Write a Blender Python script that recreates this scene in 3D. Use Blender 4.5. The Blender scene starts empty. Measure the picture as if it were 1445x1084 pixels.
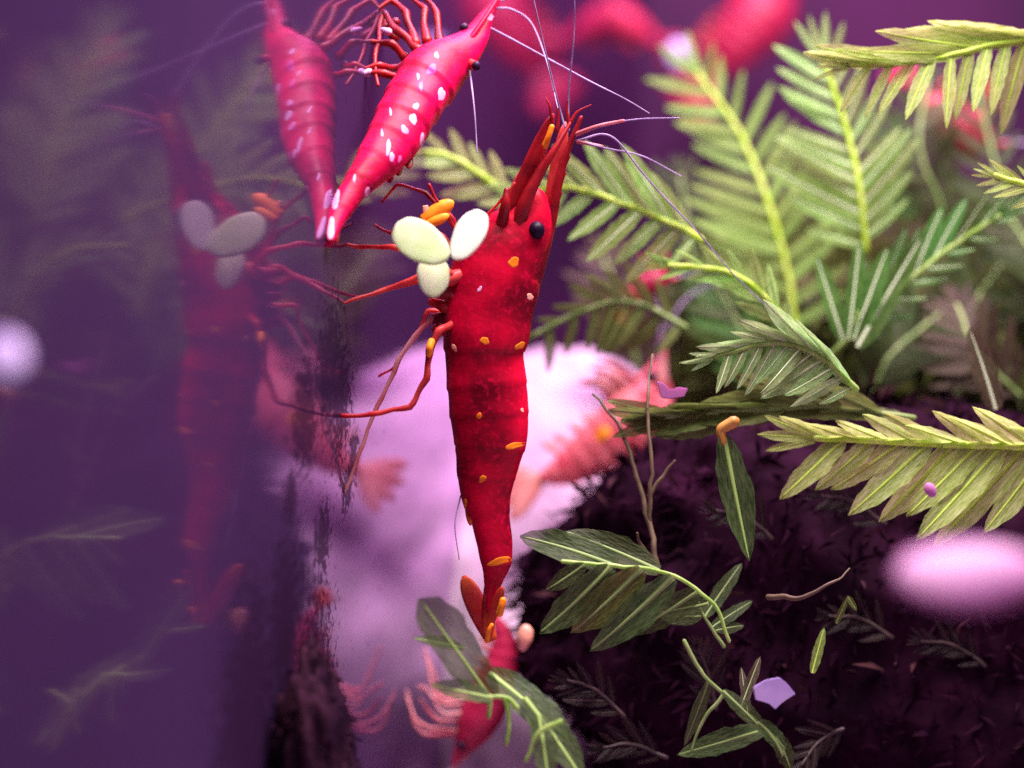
import bpy, bmesh, math, random
from mathutils import Vector, Matrix, noise
from mathutils.bvhtree import BVHTree

random.seed(7)
sc = bpy.context.scene
col = sc.collection

# ------------------------------------------------------------------ camera
K = 0.06 / 1445 / 0.15            # metres per photo pixel per metre of distance
cam_d = bpy.data.cameras.new("camera")
cam = bpy.data.objects.new("camera", cam_d)
col.objects.link(cam)
cam.location = (0, 0, 0)
cam.rotation_euler = (math.radians(90), 0, 0)
cam_d.sensor_width = 36
cam_d.lens = 90
cam_d.clip_start = 0.002
cam_d.clip_end = 5
cam_d.dof.use_dof = True
cam_d.dof.focus_distance = 0.149
cam_d.dof.aperture_fstop = 26
sc.camera = cam

# ------------------------------------------------------------------ world, lamps, exposure
w = bpy.data.worlds.new("World")
sc.world = w
w.use_nodes = True
w.node_tree.nodes["Background"].inputs[0].default_value = (0.30, 0.10, 0.55, 1)
w.node_tree.nodes["Background"].inputs[1].default_value = 0.06
sc.view_settings.view_transform = 'Standard'
sc.view_settings.look = 'None'
sc.view_settings.exposure = 0.15
sc.view_settings.gamma = 1


def area(name, loc, target, size, power, colour):
    l = bpy.data.lights.new(name, 'AREA')
    l.shape = 'RECTANGLE'
    l.size, l.size_y = size
    l.energy = power
    l.color = colour
    o = bpy.data.objects.new(name, l)
    col.objects.link(o)
    o.location = loc
    o.rotation_euler = (Vector(target) - Vector(loc)).to_track_quat('-Z', 'Y').to_euler()
    return o


# white LED bar above the front of the tank, violet LED bar above its back
area("aquarium_lamp", (0.035, 0.125, 0.13), (0.012, 0.155, 0.0), (0.14, 0.05), 0.76, (1.0, 0.93, 0.84))
area("aquarium_lamp", (0.03, 0.205, 0.13), (0.0, 0.205, -0.03), (0.16, 0.03), 0.40, (1.0, 0.47, 0.92))

sc.cycles.use_denoising = False
sc.cycles.max_bounces = 8
sc.cycles.transparent_max_bounces = 24
sc.cycles.caustics_reflective = False
sc.cycles.caustics_refractive = False


# ------------------------------------------------------------------ helpers
def at(u, v, d):
    return Vector(((u - 722.5) * d * K, d, (542 - v) * d * K))


def px(p, d):
    return p * d * K


def tag(o, label=None, cat=None, group=None, kind=None):
    if label: o["label"] = label
    if cat: o["category"] = cat
    if group: o["group"] = group
    if kind: o["kind"] = kind
    return o


def empty(name, loc):
    o = bpy.data.objects.new(name, None)
    o.empty_display_size = 0.002
    col.objects.link(o)
    o.location = loc
    return o


def mesh(name, verts, faces, mats, smooth=True, idx=None):
    m = bpy.data.meshes.new(name)
    m.from_pydata([tuple(v) for v in verts], [], faces)
    for mt in (mats if isinstance(mats, (list, tuple)) else [mats]):
        m.materials.append(mt)
    if smooth:
        m.polygons.foreach_set("use_smooth", [True] * len(m.polygons))
    if idx:
        m.polygons.foreach_set("material_index", idx)
    m.update()
    return m


def put(name, m, parent=None, M=None, root=None):
    """link a mesh; world-space matrix M, relative to the empty root the thing hangs on"""
    o = bpy.data.objects.new(name, m)
    col.objects.link(o)
    M = M or Matrix.Identity(4)
    if parent is not None:
        o.parent = parent
        off = Matrix.Identity(4) if parent.parent else Matrix.Translation(-Vector(parent.location))
        o.matrix_basis = off @ M
    else:
        o.matrix_basis = M
    return o


def spline(pts, n):
    """Catmull-Rom through tuples of any length"""
    P = [Vector(p) if len(p) <= 4 else p for p in pts]
    P = [tuple(p) for p in pts]
    if len(P) == 2:
        return [tuple(a + (b - a) * i / n for a, b in zip(*P)) for i in range(n + 1)]
    out = []
    segs = len(P) - 1
    for i in range(n + 1):
        s = i / n * segs
        k = min(int(s), segs - 1)
        t = s - k
        p1, p2 = P[k], P[k + 1]
        p0 = P[k - 1] if k else tuple(2 * a - b for a, b in zip(p1, p2))
        p3 = P[k + 2] if k + 2 < len(P) else tuple(2 * b - a for a, b in zip(p1, p2))
        out.append(tuple(0.5 * (2 * b + (c - a) * t + (2 * a - 5 * b + 4 * c - d) * t * t + (3 * b - a - 3 * c + d) * t ** 3)
                         for a, b, c, d in zip(p0, p1, p2, p3)))
    return out


def tube_data(pts, radii, seg=7, v0=0):
    verts, faces = [], []
    n = len(pts)
    up = Vector((0.13, 0.97, 0.2))
    for i, p in enumerate(pts):
        t = (pts[min(i + 1, n - 1)] - pts[max(i - 1, 0)]).normalized()
        a = t.cross(up)
        if a.length < 1e-4: a = t.cross(Vector((1, 0, 0)))
        a.normalize()
        b = t.cross(a).normalized()
        for k in range(seg):
            an = 2 * math.pi * k / seg
            verts.append(p + (a * math.cos(an) + b * math.sin(an)) * radii[i])
    for i in range(n - 1):
        for k in range(seg):
            k2 = (k + 1) % seg
            faces.append((v0 + i * seg + k, v0 + i * seg + k2, v0 + (i + 1) * seg + k2, v0 + (i + 1) * seg + k))
    faces.append(tuple(v0 + k for k in range(seg))[::-1])
    faces.append(tuple(v0 + (n - 1) * seg + k for k in range(seg)))
    return verts, faces


def tube(name, path, r0, r1, mat, parent, root=None, n=None, seg=7, jitter=0.0, bulge=None, jf=.05, sharp=False):
    """path in (u, v, d), radii in photo pixels"""
    n = n or max(6, 5 * len(path))
    sp = spline(path, n)
    if sharp:                                   # jointed limb: straight pieces with slightly rounded joints
        m_ = len(path) - 1
        lin = []
        for i in range(n + 1):
            x = i / n * m_
            k = min(int(x), m_ - 1)
            lin.append(tuple(a + (b - a) * (x - k) for a, b in zip(path[k], path[k + 1])))
        sp = [tuple(.25 * a + .75 * b for a, b in zip(p, q)) for p, q in zip(sp, lin)]
    pts, rad = [], []
    for i, (u, v, d) in enumerate(sp):
        t = i / n
        if jitter:
            q = Vector((u * jf, v * jf, 3.3))
            u += jitter * noise.noise(q)
            v += jitter * noise.noise(q + Vector((9, 4, 1)))
        pts.append(at(u, v, d))
        r = r0 + (r1 - r0) * t
        if bulge:
            r *= 1 + bulge * (0.5 + 0.5 * math.cos(2 * math.pi * t * (len(path) - 1)))
        rad.append(px(r, d))
    t0, t1 = (pts[0] - pts[1]).normalized(), (pts[-1] - pts[-2]).normalized()
    r0_, r1_ = rad[0], rad[-1]
    pts = [pts[0] + t0 * r0_ * .9, pts[0] + t0 * r0_ * .6] + pts + [pts[-1] + t1 * r1_ * .6, pts[-1] + t1 * r1_ * .9]
    rad = [r0_ * .15, r0_ * .72] + rad + [r1_ * .72, r1_ * .15]
    vs, fs = tube_data(pts, rad, seg)
    return put(name, mesh(name, vs, fs, mat), parent, None, root)


# ------------------------------------------------------------------ materials
def new_mat(name):
    m = bpy.data.materials.new(name)
    m.use_nodes = True
    m.node_tree.nodes.clear()
    return m, m.node_tree.nodes, m.node_tree.links


def add(nodes, typ, **kw):
    n = nodes.new(typ)
    for k, v in kw.items(): setattr(n, k, v)
    return n


def noise_ramp(N, L, scale, c0, c1, p0=0.35, p1=0.65, detail=4, coord='Object', stretch=None, distort=0.0):
    tc = add(N, 'ShaderNodeTexCoord')
    src = tc.outputs[coord]
    if stretch:
        mp = add(N, 'ShaderNodeMapping')
        mp.inputs['Scale'].default_value = stretch
        L.new(src, mp.inputs[0])
        src = mp.outputs[0]
    nz = add(N, 'ShaderNodeTexNoise')
    nz.inputs['Scale'].default_value = scale
    nz.inputs['Detail'].default_value = detail
    nz.inputs['Distortion'].default_value = distort
    L.new(src, nz.inputs['Vector'])
    r = add(N, 'ShaderNodeValToRGB')
    r.color_ramp.elements[0].position = p0
    r.color_ramp.elements[0].color = (*c0, 1)
    r.color_ramp.elements[1].position = p1
    r.color_ramp.elements[1].color = (*c1, 1)
    L.new(nz.outputs['Fac'], r.inputs[0])
    return r.outputs[0], nz.outputs['Fac']


def leaf_mat(name, c0, c1, trans=0.45, clear=0.18, gloss=0.06, scale=1.0):
    m, N, L = new_mat(name)
    c, f = noise_ramp(N, L, 9 * scale, c0, c1, .3, .7, 6, stretch=(2.2, 1.1, 1))
    oi = add(N, 'ShaderNodeObjectInfo')
    hs = add(N, 'ShaderNodeHueSaturation')
    mr = add(N, 'ShaderNodeMapRange')
    mr.inputs['To Min'].default_value = 0.65
    mr.inputs['To Max'].default_value = 1.25
    L.new(oi.outputs['Random'], mr.inputs['Value'])
    L.new(mr.outputs[0], hs.inputs['Value'])
    mr2 = add(N, 'ShaderNodeMapRange')
    mr2.inputs['To Min'].default_value = 0.47
    mr2.inputs['To Max'].default_value = 0.52
    L.new(oi.outputs['Random'], mr2.inputs['Value'])
    L.new(mr2.outputs[0], hs.inputs['Hue'])
    L.new(c, hs.inputs['Color'])
    p = add(N, 'ShaderNodeBsdfPrincipled')
    p.inputs['Roughness'].default_value = 0.42
    p.inputs['Specular IOR Level'].default_value = gloss * 3
    L.new(hs.outputs[0], p.inputs['Base Color'])
    bp = add(N, 'ShaderNodeBump')
    bp.inputs['Strength'].default_value = 0.5
    bp.inputs['Distance'].default_value = 0.0002
    L.new(f, bp.inputs['Height'])
    L.new(bp.outputs[0], p.inputs['Normal'])
    t = add(N, 'ShaderNodeBsdfTranslucent')
    L.new(hs.outputs[0], t.inputs['Color'])
    mx = add(N, 'ShaderNodeMixShader')
    mx.inputs[0].default_value = trans
    L.new(p.outputs[0], mx.inputs[1])
    L.new(t.outputs[0], mx.inputs[2])
    tr = add(N, 'ShaderNodeBsdfTransparent')
    mx2 = add(N, 'ShaderNodeMixShader')
    mx2.inputs[0].default_value = clear
    L.new(mx.outputs[0], mx2.inputs[1])
    L.new(tr.outputs[0], mx2.inputs[2])
    o = add(N, 'ShaderNodeOutputMaterial')
    L.new(mx2.outputs[0], o.inputs[0])
    return m


def solid_mat(name, c0, c1, scale=800, rough=0.45, spec=0.35, sss=0.0, bump=0.0, trans=0.0, clear=0.0, p0=.35, p1=.65,
              stretch=None, detail=4, radius=(0.0015, 0.0004, 0.0004)):
    m, N, L = new_mat(name)
    c, f = noise_ramp(N, L, scale, c0, c1, p0, p1, detail, stretch=stretch)
    p = add(N, 'ShaderNodeBsdfPrincipled')
    p.inputs['Roughness'].default_value = rough
    p.inputs['Specular IOR Level'].default_value = spec
    L.new(c, p.inputs['Base Color'])
    if sss:
        p.inputs['Subsurface Weight'].default_value = sss
        p.inputs['Subsurface Radius'].default_value = radius
        p.inputs['Subsurface Scale'].default_value = 1.0
    if bump:
        b = add(N, 'ShaderNodeBump')
        b.inputs['Strength'].default_value = bump
        b.inputs['Distance'].default_value = 0.0004
        L.new(f, b.inputs['Height'])
        L.new(b.outputs[0], p.inputs['Normal'])
    out = p.outputs[0]
    if trans:
        t = add(N, 'ShaderNodeBsdfTranslucent')
        L.new(c, t.inputs['Color'])
        mx = add(N, 'ShaderNodeMixShader')
        mx.inputs[0].default_value = trans
        L.new(out, mx.inputs[1]); L.new(t.outputs[0], mx.inputs[2])
        out = mx.outputs[0]
    if clear:
        t = add(N, 'ShaderNodeBsdfTransparent')
        mx = add(N, 'ShaderNodeMixShader')
        mx.inputs[0].default_value = clear
        L.new(out, mx.inputs[1]); L.new(t.outputs[0], mx.inputs[2])
        out = mx.outputs[0]
    o = add(N, 'ShaderNodeOutputMaterial')
    L.new(out, o.inputs[0])
    return m


M = {}
M['pale'] = leaf_mat('leaf_pale', (.34, .50, .05), (.78, .86, .40), .6, .18)
M['fresh'] = leaf_mat('leaf_fresh', (.10, .36, .008), (.60, .78, .28), .6, .17)
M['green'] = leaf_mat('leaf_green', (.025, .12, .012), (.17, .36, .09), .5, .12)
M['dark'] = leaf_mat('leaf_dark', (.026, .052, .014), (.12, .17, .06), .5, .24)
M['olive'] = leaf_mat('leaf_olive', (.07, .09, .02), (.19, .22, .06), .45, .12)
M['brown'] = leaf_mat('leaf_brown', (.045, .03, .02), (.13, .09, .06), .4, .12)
M['glass'] = leaf_mat('leaf_glassy', (.20, .40, .10), (.52, .70, .34), .5, .26)
M['dead'] = leaf_mat('leaf_dead', (.010, .004, .007), (.034, .016, .018), .4, .25)
M['rib_dead'] = solid_mat('rib_dead', (.022, .011, .013), (.05, .025, .026), 900, .5)
M['rib_y'] = solid_mat('rib_yellow', (.52, .74, .05), (.74, .86, .22), 900, .4, trans=.4)
M['rib_g'] = solid_mat('rib_green', (.32, .52, .10), (.55, .70, .26), 900, .4, trans=.4)
M['rib_w'] = solid_mat('rib_pale', (.74, .86, .54), (.90, .94, .76), 900, .4, trans=.4)
M['rib_d'] = solid_mat('rib_dull', (.22, .34, .10), (.36, .46, .18), 900, .45, trans=.35)
M['rib_b'] = solid_mat('rib_brown', (.10, .06, .04), (.21, .14, .09), 900, .5, trans=.3)
M['orange_stem'] = solid_mat('stem_orange', (.45, .18, .03), (.6, .3, .07), 900, .5)



def shell_mat(name, cd, cm, cb):
    """mottled shell: broad dark blotches, fine bright speckle"""
    m, N, L = new_mat(name)
    c1, f1 = noise_ramp(N, L, 330, cd, cm, .36, .60, 3)
    c2, f2 = noise_ramp(N, L, 3200, (0, 0, 0), (1, 1, 1), .52, .75, 3)
    mx = add(N, 'ShaderNodeMix', data_type='RGBA')
    sc_ = add(N, 'ShaderNodeMath', operation='MULTIPLY')
    sc_.inputs[1].default_value = .55
    L.new(c2, sc_.inputs[0])
    L.new(sc_.outputs[0], mx.inputs['Factor'])
    L.new(c1, mx.inputs[6])
    mx.inputs[7].default_value = (*cb, 1)
    p = add(N, 'ShaderNodeBsdfPrincipled')
    p.inputs['Roughness'].default_value = .42
    p.inputs['Specular IOR Level'].default_value = .14
    p.inputs['Subsurface Weight'].default_value = .2
    p.inputs['Subsurface Radius'].default_value = (.0012, .0002, .0002)
    p.inputs['Subsurface Scale'].default_value = 1
    L.new(mx.outputs[2], p.inputs['Base Color'])
    b = add(N, 'ShaderNodeBump')
    b.inputs['Strength'].default_value = .25
    b.inputs['Distance'].default_value = .00006
    L.new(f2, b.inputs['Height'])
    L.new(b.outputs[0], p.inputs['Normal'])
    o = add(N, 'ShaderNodeOutputMaterial')
    L.new(p.outputs[0], o.inputs[0])
    return m


M['shell'] = shell_mat('shrimp_shell', (.15, .0003, .010), (.58, .0010, .030), (.85, .003, .07))
M['shell_bright'] = shell_mat('shrimp_shell_bright', (.32, .0003, .030), (.68, .0006, .066), (.80, .006, .17))  # stronger lamp light on the upper shrimp put into a brighter red
M['shell_pale'] = solid_mat('shrimp_shell_pale', (.70, .07, .13), (.88, .26, .32), 420, .4, .2, .3, .1, trans=.3, clear=.12)  # washed-out overexposure put into a paler red, beside its translucency
M['shell_wine'] = solid_mat('shrimp_shell_wine', (.30, .008, .05), (.62, .02, .10), 420, .4, .35, .3, .1)
M['limb'] = solid_mat('shrimp_limb', (.45, .012, .025), (.72, .07, .07), 700, .4, .3, .2, trans=.3)
M['limb_dark'] = solid_mat('shrimp_limb_dark', (.15, .001, .008), (.40, .008, .018), 700, .4, .3, .2, trans=.15)
M['antenna'] = solid_mat('shrimp_antenna', (.30, .20, .42), (.55, .40, .66), 700, .4, .3, trans=.3)
M['antenna_red'] = solid_mat('shrimp_antenna_red', (.7, .16, .2), (.85, .4, .45), 700, .4, .3, trans=.3)
M['orange'] = solid_mat('orange_pigment', (.95, .19, .005), (1.0, .34, .02), 1500, .5, .25)
M['pinkspot'] = solid_mat('pale_pigment_and_glint', (.72, .20, .52), (.85, .46, .80), 900, .4, .3)
M['magenta_spot'] = solid_mat('magenta_glint', (.70, .04, .30), (.82, .14, .46), 900, .4, .2)
M['peach'] = solid_mat('peach_pigment', (.9, .30, .22), (.95, .45, .35), 1500, .4, .3)
M['eye'] = solid_mat('shrimp_eye', (.010, .001, .014), (.03, .004, .035), 900, .45, .15)
M['tailfan'] = solid_mat('tail_fan', (.38, .006, .015), (.85, .14, .03), 420, .4, .3, trans=.3, clear=.1)
M['tail_pale'] = solid_mat('tail_fan_pale', (.7, .2, .2), (.9, .45, .45), 420, .4, .3, trans=.4, clear=.25)
M['duck'] = solid_mat('duckweed_leaf', (.60, .78, .36), (.82, .90, .62), 420, .5, .25, .3, .1, trans=.2, detail=3, radius=(.0006, .0008, .0003))
M['duck_w'] = solid_mat('duckweed_leaf_underside', (.78, .84, .66), (.90, .92, .82), 300, .5, .25, .3, .1, trans=.2, radius=(.0006, .0008, .0004))
M['pinkleaf'] = solid_mat('pale_pink_leaf', (.36, .11, .33), (.42, .14, .38), 300, .45, .3, .2)
M['lilac'] = solid_mat('lilac_fragment_and_blob', (.36, .24, .56), (.46, .32, .66), 500, .5, .3)
M['lavender'] = solid_mat('lavender_stone', (.70, .50, .78), (.88, .72, .94), 300, .6, .2, bump=.4)
M['stone'] = solid_mat('pale_stone', (.17, .08, .18), (.64, .46, .62), 85, .7, .2, bump=.6, p0=.3, p1=.66, detail=7)
M['wood'] = solid_mat('dark_driftwood', (.005, .0005, .0045), (.020, .0025, .014), 220, .85, .04, bump=.9, p0=.3, p1=.75, detail=8, stretch=(1, 1, 1.6))
M['wood_red'] = solid_mat('dark_red_moss', (.03, .008, .014), (.07, .022, .03), 400, .7, .1, trans=.2)
M['clump'] = solid_mat('dark_moss', (.010, .003, .012), (.035, .011, .024), 300, .9, .02, bump=.6)
M['mossy'] = solid_mat('moss_base', (.02, .018, .008), (.08, .07, .03), 260, .8, .1, bump=.9, detail=7)
M['gravel'] = solid_mat('gravel', (.10, .05, .11), (.42, .28, .42), 500, .8, .2, bump=1.0, detail=5)
M['backwall'] = solid_mat('back_panel', (.014, .003, .026), (.070, .008, .066), 26, .6, .15, p0=.3, p1=.75, detail=2)


ALPHA = math.radians(8)
XW0 = (493 - 722.5) * 0.15 * K
wn = Vector((math.cos(ALPHA), -math.sin(ALPHA), -0.042)).normalized()      # into the tank
wp = Vector((XW0, 0.15, 0))
wt = Vector((math.sin(ALPHA), math.cos(ALPHA), 0)).normalized()
wu = wt.cross(wn).normalized()
if wu.z < 0: wu = -wu
Mw = Matrix((wn, wt, wu)).transposed().to_4x4()
Mw.translation = wp


def pane_hit(u, v):
    """where the line of sight through a photo pixel meets the pane, in the pane's own coordinates"""
    r = at(u, v, 1)
    t = wp.dot(wn) / r.dot(wn)
    return Mw.inverted() @ (r * t)


ALGAE = [(465, 520, .007), (430, 590, .006), (480, 570, .006), (490, 690, .003), (455, 760, .004), (410, 700, .003), (400, 880, .008), (440, 970, .010), (350, 1000, .012), (500, 640, .003)]


def glass_mat():
    """tank side glass under water: mirrors at grazing angles, with a milky film and algae specks"""
    m, N, L = new_mat('side_glass')
    gl = add(N, 'ShaderNodeBsdfGlossy')
    gl.inputs['Color'].default_value = (.68, .52, .74, 1)
    gl.inputs['Roughness'].default_value = 0.06
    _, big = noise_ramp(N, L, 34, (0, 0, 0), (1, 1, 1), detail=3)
    _, fine = noise_ramp(N, L, 1500, (0, 0, 0), (1, 1, 1), detail=4, stretch=(1, 1, 1.3), distort=.8)
    # blotchy film; its thinning towards the back paints in the stronger grazing reflection
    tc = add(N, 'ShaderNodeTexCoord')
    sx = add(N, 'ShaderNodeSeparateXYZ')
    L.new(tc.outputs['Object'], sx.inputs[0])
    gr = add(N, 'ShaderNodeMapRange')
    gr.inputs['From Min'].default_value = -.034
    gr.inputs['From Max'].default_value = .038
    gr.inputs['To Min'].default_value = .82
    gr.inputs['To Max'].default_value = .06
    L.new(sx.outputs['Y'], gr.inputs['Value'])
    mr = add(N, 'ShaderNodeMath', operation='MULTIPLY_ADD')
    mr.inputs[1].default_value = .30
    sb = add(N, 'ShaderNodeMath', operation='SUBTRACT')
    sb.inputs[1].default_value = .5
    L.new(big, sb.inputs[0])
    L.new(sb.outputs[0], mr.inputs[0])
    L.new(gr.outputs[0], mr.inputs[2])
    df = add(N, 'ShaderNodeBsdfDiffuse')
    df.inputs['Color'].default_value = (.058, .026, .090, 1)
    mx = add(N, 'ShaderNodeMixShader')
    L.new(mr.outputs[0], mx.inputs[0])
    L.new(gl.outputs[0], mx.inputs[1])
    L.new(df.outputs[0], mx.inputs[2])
    # algae specks, in patches of their own on the pane
    tot = None
    for (u, v, r) in ALGAE:
        h = pane_hit(u, v)
        vm = add(N, 'ShaderNodeVectorMath', operation='DISTANCE')
        vm.inputs[1].default_value = h
        L.new(tc.outputs['Object'], vm.inputs[0])
        q = add(N, 'ShaderNodeMapRange', interpolation_type='SMOOTHSTEP')
        q.inputs['From Min'].default_value = r
        q.inputs['From Max'].default_value = 0
        L.new(vm.outputs['Value'], q.inputs['Value'])
        if tot is None:
            tot = q.outputs[0]
        else:
            mxm = add(N, 'ShaderNodeMath', operation='MAXIMUM')
            L.new(tot, mxm.inputs[0]); L.new(q.outputs[0], mxm.inputs[1])
            tot = mxm.outputs[0]
    ad = add(N, 'ShaderNodeMath', operation='MULTIPLY_ADD')
    ad.inputs[1].default_value = .42
    L.new(tot, ad.inputs[0])
    L.new(fine, ad.inputs[2])
    mr2 = add(N, 'ShaderNodeMapRange')
    mr2.inputs['From Min'].default_value = .62
    mr2.inputs['From Max'].default_value = .80
    mr2.inputs['To Max'].default_value = .8
    L.new(ad.outputs[0], mr2.inputs['Value'])
    al = add(N, 'ShaderNodeBsdfDiffuse')
    al.inputs['Color'].default_value = (.022, .008, .028, 1)
    mx2 = add(N, 'ShaderNodeMixShader')
    L.new(mr2.outputs[0], mx2.inputs[0])
    L.new(mx.outputs[0], mx2.inputs[1])
    L.new(al.outputs[0], mx2.inputs[2])
    o = add(N, 'ShaderNodeOutputMaterial')
    L.new(mx2.outputs[0], o.inputs[0])
    return m


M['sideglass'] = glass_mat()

# ------------------------------------------------------------------ setting
th = .004
vs = [(x, y, z) for x in (-th, 0) for y in (-.14, .175) for z in (-.06, .10)]
fs = [(0, 1, 3, 2), (4, 6, 7, 5), (0, 4, 5, 1), (2, 3, 7, 6), (0, 2, 6, 4), (1, 5, 7, 3)]
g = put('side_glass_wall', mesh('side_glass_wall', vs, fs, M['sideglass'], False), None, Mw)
tag(g, kind='structure')


def sheet(name, c, ax, ay, nx, ny, amp, scale, mat):
    v, f = [], []
    for j in range(ny + 1):
        for i in range(nx + 1):
            p = Vector(c) + Vector(ax) * (i / nx - .5) + Vector(ay) * (j / ny - .5)
            n_ = Vector(ax).cross(Vector(ay)).normalized()
            h = amp * (noise.noise(p * scale) + .5 * noise.noise(p * scale * 2.7 + Vector((3, 1, 7))))
            v.append(p + n_ * h)
    for j in range(ny):
        for i in range(nx):
            a = j * (nx + 1) + i
            f.append((a, a + 1, a + nx + 2, a + nx + 1))
    return tag(put(name, mesh(name, v, f, mat)), kind='structure')


sheet('substrate', (.06, .19, -.0295), (.26, 0, 0), (0, .30, 0), 120, 120, .0012, 260, M['gravel'])
sheet('tank_back_wall', (.08, .325, .03), (.34, 0, 0), (0, 0, .18), 4, 4, 0, 1, M['backwall'])


def lump(name, u, v, d, ru, rv, rd, mat, amp, scale, sub=5, seed=0, rot=0.0, ridge=0.0, taper=0.0):
    bm = bmesh.new()
    bmesh.ops.create_icosphere(bm, subdivisions=sub, radius=1)
    c = at(u, v, d)
    R = Matrix.Rotation(rot, 3, 'Y')
    off = Vector((seed * 3.1, seed * 1.7, seed * .9))
    for x in bm.verts:
        nrm = x.co.normalized()
        h = 0
        f_, a_ = scale, 1.0
        for _ in range(5):
            q = noise.noise(nrm * f_ + off)
            h += a_ * ((1 - abs(q) * 2) * ridge + q * (1 - ridge))
            f_ *= 2.1; a_ *= .5
        k = 1 + amp * h
        x.co = c + R @ Vector((nrm.x * px(ru, d) * (1 - taper * nrm.z), nrm.y * rd, nrm.z * px(rv, d))) * k
    m = bpy.data.meshes.new(name)
    bm.to_mesh(m); bm.free()
    m.materials.append(mat)
    m.polygons.foreach_set("use_smooth", [True] * len(m.polygons))
    return put(name, m)


stone = tag(lump('pale_stone', 815, 1060, .217, 330, 545, .034, M['stone'], .07, 1.7, 6, 2, ridge=.15),
            'smooth pale pink stone standing behind the dark red shrimp', 'stone')
wood = tag(lump('driftwood', 1318, 965, .172, 530, 345, .013, M['wood'], .15, 1.9, 6, 5, .25, ridge=.6),
           'dark knobbly driftwood under the moss fronds', 'driftwood')
mossb = tag(lump('moss_covered_rock', 1290, 490, .205, 330, 200, .016, M['mossy'], .16, 2.0, 5, 8, ridge=.3),
            'brown moss covered rock behind the upright fronds', 'rock')
clump = tag(lump('moss_clump', 440, 1105, .1365, 70, 185, .0045, M['clump'], .40, 1.7, 5, 11, ridge=.1, taper=.4),
            'dark fuzzy moss clump growing against the side glass', 'moss clump')


# ------------------------------------------------------------------ leaves
LEAF = {}


def leaf_mesh(bend, curl, var, blade, rib, fold=.22, wavy=.10, tip=.72):
    """unit leaf along +Y, half width 0.5 along X; blade sheet with a raised midrib"""
    key = (round(bend, 2), round(curl, 2), var, blade, rib, fold, tip)
    if key in LEAF: return LEAF[key]
    rnd = random.Random(var * 17 + 3)
    nt, xs = 12, (-1, -.55, 0, .55, 1)
    v, f, ix = [], [], []
    for i in range(nt + 1):
        t = i / nt
        wd = .5 * 1.72 * (t + .035) ** .55 * max(1 - t, 0) ** tip * (1 if tip > .6 else .8) + .012
        for x in xs:
            wob = 1 + (wavy * rnd.uniform(-1, 1) if abs(x) == 1 else 0)
            X = x * wd * wob
            Z = fold * abs(X) - curl * t * t + .05 * math.sin(7 * t + var * 2 + x * 2) * abs(x)
            v.append((X + bend * t * t, t, Z))
    for i in range(nt):
        for k in range(4):
            a = i * 5 + k
            f.append((a, a + 1, a + 6, a + 5)); ix.append(0)
    n0 = len(v)
    for i in range(nt + 1):
        t = i / nt
        r = (.075 if tip > .6 else .04) * (1 - .72 * t)
        cx, cz = bend * t * t, -curl * t * t
        for k in range(5):
            an = 2 * math.pi * k / 5
            v.append((cx + r * math.cos(an), min(t, .97), cz + r * .5 * math.sin(an)))
    for i in range(nt):
        for k in range(5):
            k2 = (k + 1) % 5
            f.append((n0 + i * 5 + k, n0 + i * 5 + k2, n0 + i * 5 + 5 + k2, n0 + i * 5 + 5 + k)); ix.append(1)
    LEAF[key] = mesh('leaflet', v, f, [M[blade], M[rib]], True, ix)
    return LEAF[key]


def leaf_matrix(P, D, N, length, width):
    D = D.normalized()
    X = D.cross(N).normalized()
    Z = X.cross(D).normalized()
    R = Matrix((X * width, D * length, Z * width)).transposed().to_4x4()
    R.translation = P
    return R


V = Vector((0, 1, 0))


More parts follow.
